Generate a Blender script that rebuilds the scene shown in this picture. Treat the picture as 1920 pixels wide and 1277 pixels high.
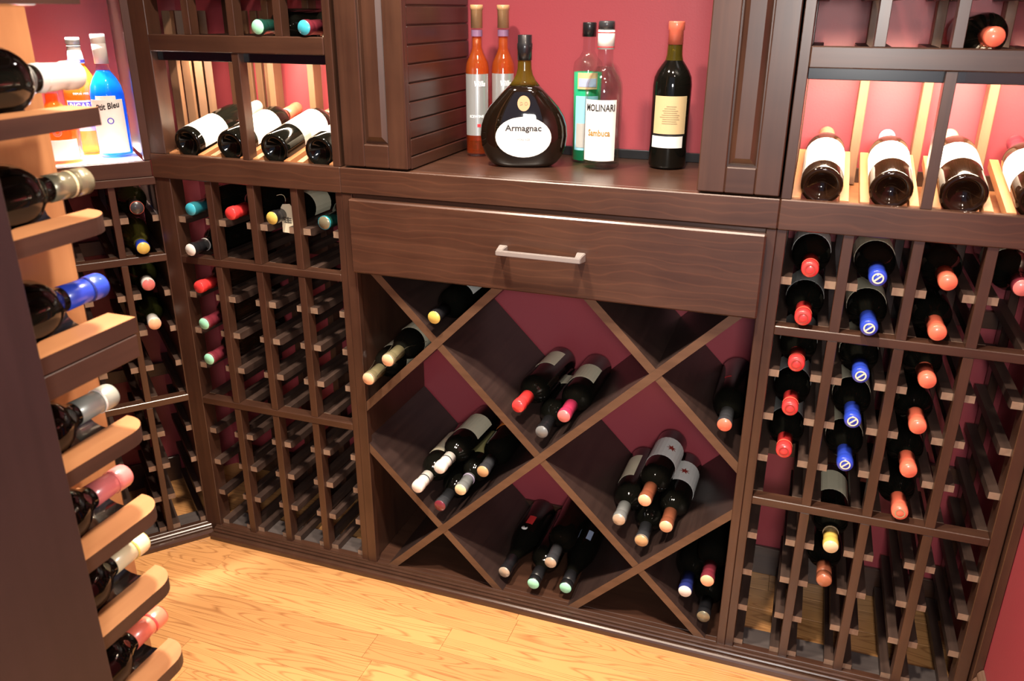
import bpy, bmesh, math, random
from mathutils import Matrix, Vector
random.seed(7)
for o in list(bpy.data.objects): bpy.data.objects.remove(o)
SC = bpy.context.scene
COL = SC.collection
PI = math.pi

# ------------------------------------------------------------------ camera
CP = (1.0095, -1.6396, 1.4286); PITCH, YAW, ROLL, FPX = -.3813, .3394, -.0049, 1553.33
cd = bpy.data.cameras.new('camera'); cam = bpy.data.objects.new('camera', cd); COL.objects.link(cam)
Rm = Matrix.Rotation(YAW, 3, 'Z') @ Matrix.Rotation(PITCH, 3, 'X') @ Matrix.Rotation(ROLL, 3, 'Y')
rt, fw, up = Rm.col[0], Rm.col[1], Rm.col[2]
cam.matrix_world = Matrix(((rt[0], up[0], -fw[0], CP[0]), (rt[1], up[1], -fw[1], CP[1]), (rt[2], up[2], -fw[2], CP[2]), (0, 0, 0, 1)))
cd.sensor_width = 36; cd.sensor_fit = 'HORIZONTAL'; cd.lens = FPX / 1920 * 36; cd.clip_start = .02
cd.dof.use_dof = True; cd.dof.focus_distance = 1.95; cd.dof.aperture_fstop = 7
SC.camera = cam
# ------------------------------------------------------------------ world, lights, exposure
w = bpy.data.worlds.new('world'); SC.world = w; w.use_nodes = True
bgn = w.node_tree.nodes['Background']; bgn.inputs[0].default_value = (.60, .68, 1, 1); bgn.inputs[1].default_value = .45
SC.view_settings.view_transform = 'Standard'; SC.view_settings.look = 'None'
SC.view_settings.exposure = 0; SC.view_settings.gamma = 1; SC.view_settings.use_curve_mapping = False
WARM = (1, .80, .56)
def area(name, loc, size, power, col=WARM, rot=(0, 0, 0), sy=None, spread=None):
    l = bpy.data.lights.new(name, 'AREA'); l.energy = power; l.color = col; l.size = size
    if sy: l.shape = 'RECTANGLE'; l.size_y = sy
    else: l.shape = 'DISK'
    if spread: l.spread = spread
    o = bpy.data.objects.new(name, l); COL.objects.link(o); o.location = loc; o.rotation_euler = rot
    return o
area('ceiling_downlight', (.20, -.52, 2.375), .12, 30, (1, .84, .68), spread=math.radians(110))
area('ceiling_downlight', (.80, -.66, 2.375), .12, 28, (1, .84, .68), spread=math.radians(110))
area('ceiling_downlight', (1.25, -1.2, 2.375), .12, 5, (1, .85, .68))
area('doorway_light', (1.15, -2.05, 1.50), .28, 11, (1, .96, .90), (math.radians(64), 0, math.radians(14)), sy=.28, spread=math.radians(110))  # added fill behind the camera, aimed at the bins to brighten them
area('display_strip_light', (-.23, .15, 1.330), .46, 7, (1, .77, .54), (math.radians(18), 0, 0), sy=.012)
area('display_strip_light', (1.215, .15, 1.330), .46, 10, (1, .77, .55), (math.radians(18), 0, 0), sy=.012)
area('alcove_light', (.50, .08, 2.05), .10, 2.6, (1, .90, .86))
area('corner_alcove_light', (-.719, .017, 1.95), .07, 6, (1, .92, .88), spread=math.radians(28))

# ------------------------------------------------------------------ materials
def mat(name):
    m = bpy.data.materials.new(name); m.use_nodes = True
    return m, m.node_tree.nodes, m.node_tree.links, m.node_tree.nodes['Principled BSDF']
def plain(name, col, rough=.5, metal=0, spec=.5, coat=0, emit=None, es=1, noise=0, nscale=30):
    m, n, l, b = mat(name)
    b.inputs['Base Color'].default_value = (*col, 1); b.inputs['Roughness'].default_value = rough
    b.inputs['Metallic'].default_value = metal; b.inputs['Specular IOR Level'].default_value = spec
    b.inputs['Coat Weight'].default_value = coat
    if emit: b.inputs['Emission Color'].default_value = (*emit, 1); b.inputs['Emission Strength'].default_value = es
    if noise:
        t = n.new('ShaderNodeTexNoise'); t.inputs['Scale'].default_value = nscale; t.inputs['Detail'].default_value = 4
        tc = n.new('ShaderNodeTexCoord'); l.new(tc.outputs['Object'], t.inputs['Vector'])
        mx = n.new('ShaderNodeMix'); mx.data_type = 'RGBA'
        mx.inputs[6].default_value = (*[c * (1 - noise) for c in col], 1); mx.inputs[7].default_value = (*[min(1, c * (1 + noise)) for c in col], 1)
        l.new(t.outputs[0], mx.inputs[0]); l.new(mx.outputs[2], b.inputs['Base Color'])
    return m
def wood(name, axis, c0, c1, rough=.34, coat=.25, fine=55, curl=0.0, bump=.006):
    m, n, l, b = mat(name)
    tc = n.new('ShaderNodeTexCoord'); oi = n.new('ShaderNodeObjectInfo')
    ad = n.new('ShaderNodeVectorMath'); ad.operation = 'ADD'
    mu = n.new('ShaderNodeVectorMath'); mu.operation = 'SCALE'; mu.inputs['Scale'].default_value = 9
    cb = n.new('ShaderNodeCombineXYZ')
    for k in range(3): l.new(oi.outputs['Random'], cb.inputs[k])
    l.new(cb.outputs[0], mu.inputs[0]); l.new(tc.outputs['Object'], ad.inputs[0]); l.new(mu.outputs[0], ad.inputs[1])
    mp = n.new('ShaderNodeMapping'); s = [fine] * 3; s[axis] = 2.2; mp.inputs['Scale'].default_value = s
    l.new(ad.outputs[0], mp.inputs[0])
    t = n.new('ShaderNodeTexNoise'); t.inputs['Scale'].default_value = 1; t.inputs['Detail'].default_value = 5; t.inputs['Distortion'].default_value = .6
    l.new(mp.outputs[0], t.inputs['Vector'])
    t2 = n.new('ShaderNodeTexNoise'); t2.inputs['Scale'].default_value = 7; t2.inputs['Detail'].default_value = 3
    l.new(ad.outputs[0], t2.inputs['Vector'])
    av = n.new('ShaderNodeMath'); av.operation = 'ADD'; l.new(t.outputs[0], av.inputs[0]); l.new(t2.outputs[0], av.inputs[1])
    r = n.new('ShaderNodeMapRange'); r.inputs[1].default_value = .75; r.inputs[2].default_value = 1.3
    l.new(av.outputs[0], r.inputs[0])
    mx = n.new('ShaderNodeMix'); mx.data_type = 'RGBA'; mx.inputs[6].default_value = (*c0, 1); mx.inputs[7].default_value = (*c1, 1)
    l.new(r.outputs[0], mx.inputs[0])
    out = mx.outputs[2]
    if curl:
        wv = n.new('ShaderNodeTexWave'); wv.wave_type = 'RINGS'; wv.inputs['Scale'].default_value = 9; wv.inputs['Distortion'].default_value = 9
        wv.inputs['Detail'].default_value = 1.5; wv.inputs['Detail Scale'].default_value = .8
        m2 = n.new('ShaderNodeMapping'); m2.inputs['Scale'].default_value = (1, 1, 2.2); l.new(ad.outputs[0], m2.inputs[0]); l.new(m2.outputs[0], wv.inputs['Vector'])
        p = n.new('ShaderNodeMath'); p.operation = 'POWER'; p.inputs[1].default_value = 14; l.new(wv.outputs['Fac'], p.inputs[0])
        q = n.new('ShaderNodeMath'); q.operation = 'MULTIPLY'; q.inputs[1].default_value = curl; l.new(p.outputs[0], q.inputs[0])
        m3 = n.new('ShaderNodeMix'); m3.data_type = 'RGBA'; m3.inputs[7].default_value = (c1[0] * 2.6, c1[1] * 2.2, c1[2] * 1.8, 1)
        l.new(q.outputs[0], m3.inputs[0]); l.new(out, m3.inputs[6]); out = m3.outputs[2]
    l.new(out, b.inputs['Base Color'])
    b.inputs['Roughness'].default_value = rough; b.inputs['Coat Weight'].default_value = coat; b.inputs['Coat Roughness'].default_value = .25
    bp = n.new('ShaderNodeBump'); bp.inputs['Strength'].default_value = bump * 5; bp.inputs['Distance'].default_value = .001
    l.new(t.outputs[0], bp.inputs['Height']); l.new(bp.outputs[0], b.inputs['Normal'])
    return m
D0, D1 = (.034, .0145, .0090), (.060, .0265, .0155)
WX, WY, WZ = (wood('walnut_stain_' + a, i, D0, D1) for i, a in enumerate(('lengthwise', 'deep', 'upright')))
WC = wood('walnut_figured', 0, (.041, .0172, .0102), (.068, .0300, .0175), curl=.14)
RUN = wood('walnut_runner', 1, (.022, .012, .009), (.060, .035, .026), rough=.5, coat=.05)
ENDG = wood('cut_end_grain', 1, (.17, .105, .068), (.28, .185, .125), rough=.7, coat=0)
GREYBASE = wood('dusty_base_board', 0, (.045, .034, .032), (.085, .068, .062), rough=.7, coat=0)  # greyer and duller than the walnut around it
MX_, MY_, MZ_ = (wood('cherry_stain_' + a, i, (.30, .125, .050), (.42, .195, .082), rough=.45, coat=.05, fine=30) for i, a in enumerate(('lengthwise', 'deep', 'upright')))  # same wood as the rest, with warm lamplight put into its colour
EDGE = wood('cherry_stain_edge', 1, (.030, .012, .008), (.055, .023, .015), coat=.05, rough=.5)  # shaded copy for shelf edges, the shade is put into the colour
TROUGH = plain('black_lacquer_cradle', (.006, .007, .012), .22, coat=.6)
def paint():
    m, n, l, b = mat('red_wall_paint')
    t = n.new('ShaderNodeTexNoise'); t.inputs['Scale'].default_value = 220; t.inputs['Detail'].default_value = 2
    tc = n.new('ShaderNodeTexCoord'); l.new(tc.outputs['Object'], t.inputs['Vector'])
    bp = n.new('ShaderNodeBump'); bp.inputs['Strength'].default_value = .25; bp.inputs['Distance'].default_value = .0006
    l.new(t.outputs[0], bp.inputs['Height']); l.new(bp.outputs[0], b.inputs['Normal'])
    b.inputs['Base Color'].default_value = (.30, .046, .060, 1); b.inputs['Roughness'].default_value = .42
    return m
RED = paint()
MDISP = wood('display_post_stain', 2, (.13, .065, .035), (.20, .105, .055), rough=.45, coat=.05)  # paler brown than the other rack posts
WHITE = plain('ceiling_white', (.75, .73, .70), .8, noise=.04)
LAM = plain('white_laminate', (.80, .78, .76), .3)
STEEL = plain('brushed_pewter', (.42, .38, .36), .38, .6)
BLACKSTRIP = plain('black_caulk_strip', (.012, .012, .014), .3)
WIRE = plain('gold_wire', (.55, .46, .32), .35, 1)

def oak():
    m, n, l, b = mat('oak_floor')
    tc = n.new('ShaderNodeTexCoord'); oi = n.new('ShaderNodeObjectInfo')
    cb = n.new('ShaderNodeCombineXYZ')
    for k in range(3): l.new(oi.outputs['Random'], cb.inputs[k])
    mu = n.new('ShaderNodeVectorMath'); mu.operation = 'MULTIPLY'; mu.inputs[1].default_value = (17, .05, 5); l.new(cb.outputs[0], mu.inputs[0])
    ad = n.new('ShaderNodeVectorMath'); ad.operation = 'ADD'; l.new(tc.outputs['Object'], ad.inputs[0]); l.new(mu.outputs[0], ad.inputs[1])
    mp = n.new('ShaderNodeMapping'); mp.inputs['Scale'].default_value = (.8, 9, 6); l.new(ad.outputs[0], mp.inputs[0])
    nz = n.new('ShaderNodeTexNoise'); nz.inputs['Scale'].default_value = 1.6; nz.inputs['Detail'].default_value = 1.5; l.new(mp.outputs[0], nz.inputs['Vector'])
    m1 = n.new('ShaderNodeMath'); m1.operation = 'MULTIPLY'; m1.inputs[1].default_value = 26; l.new(nz.outputs[0], m1.inputs[0])
    fr = n.new('ShaderNodeMath'); fr.operation = 'PINGPONG'; fr.inputs[1].default_value = .5; l.new(m1.outputs[0], fr.inputs[0])
    pw = n.new('ShaderNodeMapRange'); pw.inputs[1].default_value = .30; pw.inputs[2].default_value = .5; l.new(fr.outputs[0], pw.inputs[0])
    # pores
    mp2 = n.new('ShaderNodeMapping'); mp2.inputs['Scale'].default_value = (14, 420, 50); l.new(ad.outputs[0], mp2.inputs[0])
    n2 = n.new('ShaderNodeTexNoise'); n2.inputs['Scale'].default_value = 1; n2.inputs['Detail'].default_value = 3; l.new(mp2.outputs[0], n2.inputs['Vector'])
    mm = n.new('ShaderNodeMath'); mm.operation = 'MULTIPLY'; l.new(pw.outputs[0], mm.inputs[0]); l.new(n2.outputs[0], mm.inputs[1])
    m5 = n.new('ShaderNodeMath'); m5.operation = 'MULTIPLY'; m5.inputs[1].default_value = 1.15; l.new(mm.outputs[0], m5.inputs[0])
    mx = n.new('ShaderNodeMix'); mx.data_type = 'RGBA'; mx.inputs[6].default_value = (.54, .268, .098, 1); mx.inputs[7].default_value = (.22, .080, .024, 1)
    l.new(m5.outputs[0], mx.inputs[0])
    hs = n.new('ShaderNodeHueSaturation'); l.new(mx.outputs[2], hs.inputs['Color'])
    rr = n.new('ShaderNodeMapRange'); rr.inputs[3].default_value = .86; rr.inputs[4].default_value = 1.14; l.new(oi.outputs['Random'], rr.inputs[0]); l.new(rr.outputs[0], hs.inputs['Value'])
    l.new(hs.outputs[0], b.inputs['Base Color'])
    b.inputs['Roughness'].default_value = .30; b.inputs['Coat Weight'].default_value = .3; b.inputs['Coat Roughness'].default_value = .18
    bp = n.new('ShaderNodeBump'); bp.inputs['Strength'].default_value = .15; bp.inputs['Distance'].default_value = .0008; bp.invert = True
    l.new(mm.outputs[0], bp.inputs['Height']); l.new(bp.outputs[0], b.inputs['Normal'])
    return m
OAK = oak()
def seethru(name, col, body=.0, bodycol=None, rough=.02):
    m, n, l, b = mat(name); n.remove(b); out = [x for x in n if x.type == 'OUTPUT_MATERIAL'][0]
    tr = n.new('ShaderNodeBsdfTransparent'); tr.inputs[0].default_value = (*col, 1)
    gl = n.new('ShaderNodeBsdfGlossy'); gl.inputs['Roughness'].default_value = rough
    fz = n.new('ShaderNodeLayerWeight'); fz.inputs[0].default_value = .5
    pw2 = n.new('ShaderNodeMath'); pw2.operation = 'POWER'; pw2.inputs[1].default_value = 3.5; l.new(fz.outputs['Facing'], pw2.inputs[0])
    lw = n.new('ShaderNodeMath'); lw.operation = 'MULTIPLY_ADD'; lw.inputs[1].default_value = .5; lw.inputs[2].default_value = .035; l.new(pw2.outputs[0], lw.inputs[0])
    src = tr.outputs[0]
    if body:
        df = n.new('ShaderNodeBsdfTranslucent'); df.inputs[0].default_value = (*(bodycol or col), 1)
        d2 = n.new('ShaderNodeBsdfDiffuse'); d2.inputs[0].default_value = (*(bodycol or col), 1)
        a = n.new('ShaderNodeMixShader'); a.inputs[0].default_value = .5; l.new(df.outputs[0], a.inputs[1]); l.new(d2.outputs[0], a.inputs[2])
        c = n.new('ShaderNodeMixShader'); c.inputs[0].default_value = body; l.new(src, c.inputs[1]); l.new(a.outputs[0], c.inputs[2]); src = c.outputs[0]
    ms = n.new('ShaderNodeMixShader'); l.new(lw.outputs[0], ms.inputs[0]); l.new(src, ms.inputs[1]); l.new(gl.outputs[0], ms.inputs[2])
    l.new(ms.outputs[0], out.inputs[0])
    return m
BLK = plain('black_wine_glass', (.004, .004, .003), .06, spec=.4)
BLKB = plain('brown_black_wine_glass', (.014, .006, .003), .07, spec=.4)
OLV = seethru('olive_green_glass', (.42, .40, .10), .45, (.25, .23, .05))
DOLV = seethru('dark_green_glass', (.10, .12, .03), .45, (.035, .04, .010))
CLR = seethru('clear_glass', (.93, .95, .95))
AMB = seethru('orange_dessert_wine', (1, .42, .16), .28, (1, .28, .05))
AMB2 = seethru('amber_spirit', (.95, .50, .10), .5, (.90, .34, .04))
BLU = seethru('bright_blue_liqueur', (.03, .50, 1), .5, (.01, .30, .95))
GRN = seethru('mint_green_liqueur', (.2, .95, .6), .75, (.05, .85, .45))
CLRL = seethru('clear_spirit', (.90, .95, .93))
OLN = seethru('olive_brown_neck_glass', (.45, .38, .06), .3, (.30, .22, .03))
DRKB = plain('dark_brandy_glass', (.006, .0035, .002), .05, coat=.6)
def foil(name, col, metal=0, rough=.3): return plain(name, col, rough, metal, coat=.4)
F = dict(red=foil('red_foil', (.72, .045, .045)), salmon=foil('salmon_foil', (.80, .17, .10)), blue=foil('blue_foil', (.025, .06, .48)),
         navy=foil('navy_foil', (.02, .03, .16)), white=foil('white_foil', (.78, .75, .70)), grey=foil('grey_foil', (.16, .17, .17)),
         dgrey=foil('charcoal_foil', (.035, .037, .042)), black=foil('black_foil', (.012, .012, .014)), olive=foil('olive_foil', (.16, .14, .075)),
         olivem=foil('olive_metal_foil', (.22, .20, .13), .35, .25), silver=foil('silver_foil', (.30, .31, .27), .2, .35), copper=foil('copper_foil', (.40, .14, .07)),
         brown=foil('brown_foil', (.22, .07, .035)), maroon=foil('maroon_foil', (.16, .022, .035)), magenta=foil('magenta_foil', (.42, .03, .09)),
         pink=foil('dusty_pink_foil', (.66, .17, .16)), cream=foil('cream_foil', (.72, .60, .36)), gold=foil('yellow_gold_foil', (.62, .45, .10)),
         teal=foil('teal_foil', (.02, .16, .20)), teallt=foil('pale_teal_foil', (.05, .42, .55)), green=foil('green_foil', (.01, .06, .045)),
         mint=foil('mint_foil', (.35, .85, .58)), peach=foil('peach_foil', (.85, .48, .28)), tan=foil('tan_cork', (.55, .33, .16)), lilac=foil('lilac_foil', (.50, .42, .60)),
         cork=plain('cork', (.62, .40, .20), .7, noise=.3, nscale=300), orange=foil('orange_foil', (.80, .25, .05)), tanmetal=foil('tan_metal', (.50, .42, .32), .3))
def paper(name, col, rough=.6): return plain(name, col, rough, noise=.05, nscale=60)
P = dict(white=paper('white_label_paper', (.80, .78, .74)), cream=paper('cream_label_paper', (.72, .66, .48)), tan=paper('tan_label_paper', (.60, .44, .23)),
         silver=plain('silver_label', (.50, .52, .52), .25, .6), grey=paper('grey_label_paper', (.40, .40, .38)), orange=paper('orange_label_paper', (.80, .22, .03)),
         redp=paper('red_label_paper', (.60, .03, .03)), bluegrey=paper('blue_grey_label_paper', (.35, .42, .60)), olivel=paper('olive_label_paper', (.45, .40, .16)),
         lblue=paper('pale_blue_label_paper', (.25, .55, .68)), darkink=plain('black_ink', (.02, .018, .02), .5), blueink=plain('violet_blue_ink', (.08, .07, .45), .5),
         redink=plain('dark_red_ink', (.30, .03, .02), .5), goldink=plain('gold_ink', (.36, .19, .03), .4), greyink=plain('grey_ink', (.35, .35, .38), .5),
         brownink=plain('brown_ink', (.36, .26, .14), .6), whiteink=plain('white_ink', (.85, .85, .85), .5), brightred=plain('bright_red_ink', (.65, .02, .03), .5))

# ------------------------------------------------------------------ helpers
OFF = {}
def thing(name, label, cat, loc=(0, 0, 0), rot=None, group=None, off=True):
    o = bpy.data.objects.new(name, None); COL.objects.link(o); o.empty_display_size = .05
    o['label'] = label; o['category'] = cat
    if group: o['group'] = group
    if rot is None: o.location = loc
    else: o.matrix_world = Matrix.Translation(loc) @ rot.to_4x4()
    OFF[o] = Vector(loc) if off else Vector((0, 0, 0))
    return o
def newobj(name, me, parent=None, loc=(0, 0, 0)):
    o = bpy.data.objects.new(name, me); COL.objects.link(o)
    if parent is not None: o.parent = parent
    o.location = loc
    return o
def mesh_bm(name, bm, *mats, smooth=False):
    bm.normal_update()
    me = bpy.data.meshes.new(name); bm.to_mesh(me); bm.free()
    for m in mats: me.materials.append(m)
    if smooth:
        for p in me.polygons: p.use_smooth = True
    return me
BC = {}
def boxmesh(name, dx, dy, dz, m, bev):
    k = (round(dx, 4), round(dy, 4), round(dz, 4), m.name, bev)
    if k in BC: return BC[k]
    bm = bmesh.new(); bmesh.ops.create_cube(bm, size=1)
    bmesh.ops.scale(bm, vec=(dx, dy, dz), verts=bm.verts)
    if bev: bmesh.ops.bevel(bm, geom=bm.edges[:], offset=min(bev, dx * .3, dy * .3, dz * .3), segments=1, affect='EDGES')
    BC[k] = mesh_bm(name, bm, m); return BC[k]
def box(name, x0, x1, y0, y1, z0, z1, m, parent=None, bev=.0012, kind=None, label=None):
    c = Vector(((x0 + x1) / 2, (y0 + y1) / 2, (z0 + z1) / 2))
    if parent is not None: c = c - OFF.get(parent, Vector((0, 0, 0)))
    o = newobj(name, boxmesh(name, abs(x1 - x0), abs(y1 - y0), abs(z1 - z0), m, bev), parent, c)
    if kind: o['kind'] = kind
    if label: o['label'] = label
    return o
def poly(name, pts, lo, hi, axis, m, parent=None, bev=0, mats=None, kind=None):
    """extrude 2-D outline along axis: axis 'x': pts=(y,z); 'y': pts=(x,z); 'z': pts=(x,y)"""
    off = OFF.get(parent, Vector((0, 0, 0))) if parent is not None else Vector((0, 0, 0))
    mid = (lo + hi) / 2; cx = sum(p[0] for p in pts) / len(pts); cy = sum(p[1] for p in pts) / len(pts)
    bm = bmesh.new()
    def mk(p, t):
        a, b2, t = p[0] - cx, p[1] - cy, t - mid
        return {'x': (t, a, b2), 'y': (a, t, b2), 'z': (a, b2, t)}[axis]
    A = [bm.verts.new(mk(p, lo)) for p in pts]; B = [bm.verts.new(mk(p, hi)) for p in pts]
    bm.faces.new(A); bm.faces.new(B[::-1])
    for i in range(len(pts)): j = (i + 1) % len(pts); bm.faces.new((A[j], A[i], B[i], B[j]))
    bmesh.ops.recalc_face_normals(bm, faces=bm.faces)
    if bev: bmesh.ops.bevel(bm, geom=bm.edges[:], offset=bev, segments=1, affect='EDGES')
    loc = Vector({'x': (mid, cx, cy), 'y': (cx, mid, cy), 'z': (cx, cy, mid)}[axis]) - off
    o = newobj(name, mesh_bm(name, bm, m), parent, loc)
    if kind: o['kind'] = kind
    return o
LC = {}
def lathe(name, prof, m, seg=28, cache=True, sx=1, sy=1):
    k = (name, tuple(prof), m.name, seg, sx, sy)
    if cache and k in LC: return LC[k]
    bm = bmesh.new(); rings = []
    for z, r in prof:
        if r < 1e-6: rings.append([bm.verts.new((0, 0, z))])
        else: rings.append([bm.verts.new((r * sx * math.cos(2 * PI * i / seg), r * sy * math.sin(2 * PI * i / seg), z)) for i in range(seg)])
    for a, b in zip(rings, rings[1:]):
        for i in range(seg):
            j = (i + 1) % seg
            if len(a) == 1 and len(b) == 1: continue
            if len(a) == 1: bm.faces.new((a[0], b[j], b[i]))
            elif len(b) == 1: bm.faces.new((a[i], a[j], b[0]))
            else: bm.faces.new((a[i], a[j], b[j], b[i]))
    bmesh.ops.recalc_face_normals(bm, faces=bm.faces)
    me = mesh_bm(name, bm, m, smooth=True)
    LC[k] = me; return me
def patch(name, r, z0, z1, a0, a1, m, n=14, th=.0006, taper=None):
    """curved label on a cylinder; angles in degrees"""
    bm = bmesh.new(); rows = []
    for rr in (r + th, r + th * .2):
        for z in (z0, z1):
            q = rr if taper is None else rr * (taper if z == z1 else 1)
            rows.append([bm.verts.new((q * math.cos(math.radians(a0 + (a1 - a0) * i / n)), q * math.sin(math.radians(a0 + (a1 - a0) * i / n)), z)) for i in range(n + 1)])
    o0, o1, i0, i1 = rows
    for i in range(n):
        bm.faces.new((o0[i], o0[i + 1], o1[i + 1], o1[i])); bm.faces.new((i0[i + 1], i0[i], i1[i], i1[i + 1]))
        bm.faces.new((o0[i + 1], o0[i], i0[i], i0[i + 1])); bm.faces.new((o1[i], o1[i + 1], i1[i + 1], i1[i]))
    bm.faces.new((o0[0], o1[0], i1[0], i0[0])); bm.faces.new((o0[n], i0[n], i1[n], o1[n]))
    return mesh_bm(name, bm, m, smooth=False)
def textmesh(s, size, ext=.0002, shear=0, width=None):
    cu = bpy.data.curves.new('lettering', 'FONT'); cu.body = s; cu.size = size; cu.extrude = ext; cu.align_x = 'CENTER'; cu.align_y = 'CENTER'; cu.shear = shear; cu.offset = size * .022
    cu.resolution_u = 2
    o = bpy.data.objects.new('lettering', cu); COL.objects.link(o)
    dg = bpy.context.evaluated_depsgraph_get(); dg.update()
    me = bpy.data.meshes.new_from_object(o.evaluated_get(dg)); bpy.data.objects.remove(o); bpy.data.curves.remove(cu)
    if width:
        xs = [v.co.x for v in me.vertices]; k = width / (max(xs) - min(xs))
        for v in me.vertices: v.co.x *= k
    return me
def wraptext(s, size, r, z, ang, m, parent, shear=0, width=None, tilt=0):
    me = textmesh(s, size, shear=shear, width=width)
    for v in me.vertices:
        x, y = v.co.x, v.co.y; x, y = x * math.cos(tilt) - y * math.sin(tilt), x * math.sin(tilt) + y * math.cos(tilt)
        a = math.radians(ang) + x / r; rr = r + .0008 + v.co.z
        v.co = (rr * math.cos(a), rr * math.sin(a), z + y)
    me.materials.clear(); me.materials.append(m)
    return newobj('lettering', me, parent)

# ------------------------------------------------------------------ dimensions (metres)
O, CW, PT = .1017, .019, .0996
L1 = -.464; SL = 0.0; SR = .9889; XR4 = 1.4529; BW = .355
ZR1, ZR2, ZFT, ZFB, ZUB, ZUT = .8409, .4425, 1.0956, 1.0367, 1.3327, 1.3697
LV = [ZR2 - 4 * PT + k * PT for k in range(10)]          # runner tops
A50 = math.radians(50); PC = Vector((-.512, 0, 0))
# ------------------------------------------------------------------ room
fl = bpy.data.objects.new('floor', None); COL.objects.link(fl); fl['kind'] = 'structure'; OFF[fl] = Vector((0, 0, 0))
box('subfloor', -1.5, 1.6, -2.2, .5, -.05, -.014, plain('subfloor', (.08, .05, .03), .8), fl, 0)
pw = .083; y = .36
while y > -1.75:
    x = -1.45 - random.random() * .6
    while x < 1.5:
        ln = random.choice((.85, 1.1, 1.35, 1.6))
        x1 = min(x + ln, 1.50); x0 = max(x, -1.45)
        if x1 - x0 > .06: box('plank', x0 + .0003, x1 - .0003, y - pw + .0003, y - .0003, -.014, 0, OAK, fl, .0005)
        x += ln
    y -= pw
box('ceiling', -1.5, 1.6, -1.75, .5, 2.40, 2.45, WHITE, kind='structure')
box('wall_back', -.95, 1.60, BW, BW + .1, 0, 2.4, RED, bev=0, kind='structure')
box('wall_right', 1.497, 1.60, -1.75, BW, 0, 2.4, RED, bev=0, kind='structure')
wc = box('wall_corner', -.70, .55, -.05, .05, 0, 2.4, RED, bev=0, kind='structure')
nn = Vector((-math.sin(A50), math.cos(A50), 0)); aa = Vector((-math.cos(A50), -math.sin(A50), 0))
wc.location = PC + nn * .405 + aa * .425 + Vector((0, 0, 1.2)); wc.rotation_euler = (0, 0, A50)
box('wall_left', -1.45, -1.35, -1.75, .1, 0, 2.4, RED, bev=0, kind='structure')
box('wall_front', -1.35, .275, -1.75, -1.62, 0, 2.4, RED, bev=0, kind='structure')
# right wall baseboard with moulded cap
poly('baseboard_right', [(1.4965, 0), (1.480, 0), (1.480, .105), (1.482, .112), (1.486, .118), (1.486, .126), (1.489, .132), (1.493, .137), (1.4965, .139)], -1.62, -.022, 'y', wood('baseboard_stain', 1, (.10, .055, .035), (.19, .11, .075)), kind='structure')  # same wood as the racks, its pale sheen put into the colour
box('trim_1', 1.4795, 1.4962, -.020, .010, .0, 2.2, WZ, kind='structure')
# back-wall skirting seen through the open rack bottoms
box('baseboard_back', -.66, 1.49, .344, .3545, 0, .085, WX, kind='structure')
bs = box('baseboard_corner', -.46, .46, -.006, .006, 0, .085, WX, kind='structure'); bs.location = PC + nn * .347 + aa * .47 + Vector((0, 0, .0425)); bs.rotation_euler = (0, 0, A50)
# moulded plinth in front of all cabinets
MOLD = [(0, 0), (-.035, 0), (-.0352, .006), (-.0345, .0115), (-.0318, .0158), (-.0275, .0180), (-.0230, .0178), (-.0222, .0150), (-.0205, .0150), (-.0200, .0200), (-.0178, .0225), (-.0150, .0228), (-.0135, .0205), (-.0125, .0205), (-.0120, .0245), (-.0095, .0268), (-.0060, .0270), (-.0050, .0255), (-.0042, .0287), (0, .0287)]
SHM = plain('plinth_stain', (.050, .024, .015), .24, coat=.5, noise=.25, nscale=25)
poly('trim_2', MOLD, -.478, 1.4795, 'x', SHM, kind='structure')
t3 = poly('trim_3', MOLD, -.45, .008, 'x', SHM, kind='structure')
t3.matrix_world = Matrix.Translation(PC) @ Matrix.Rotation(A50, 4, 'Z') @ Matrix.Translation(t3.location)

# ------------------------------------------------------------------ wine racks
RB = {}
def runner_mesh(side):
    """square runner 20 x 19 mm, bevelled light cut end at the front"""
    if side in RB: return RB[side]
    bm = bmesh.new(); L = .315; w2 = .010; h = .019; b = .011
    v = [bm.verts.new(c) for c in ((-w2, 0, 0), (w2, 0, 0), (w2, b, -h), (-w2, b, -h), (-w2, L, 0), (w2, L, 0), (w2, L, -h), (-w2, L, -h))]
    # small blunt nose then bevel going back underneath
    n1 = bm.verts.new((-w2, 0, -.0155)); n2 = bm.verts.new((w2, 0, -.0155))
    fs = [((v[0], v[1], n2, n1), 1), ((n1, n2, v[2], v[3]), 1), ((v[0], v[4], v[5], v[1]), 0), ((v[3], v[2], v[6], v[7]), 0), ((v[4], v[7], v[6], v[5]), 0),
          ((v[0], n1, v[3], v[7], v[4]), 0), ((v[1], v[5], v[6], v[2], n2), 0)]
    for f, mi in fs: bm.faces.new(f).material_index = mi
    bmesh.ops.recalc_face_normals(bm, faces=bm.faces)
    RB[side] = mesh_bm('runner', bm, RUN, ENDG); return RB[side]
def runner(x, ztop, parent, y0=.012):
    o = newobj('runner', runner_mesh(0), parent, Vector((x, y0, ztop)) - OFF[parent]); return o
def slope_rail(name, xc, parent):
    o = poly(name, [(.012, 1.080), (.012, 1.098), (.262, 1.152), (.262, 1.134)], xc - .008, xc + .008, 'x', MY_, parent); return o

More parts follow.
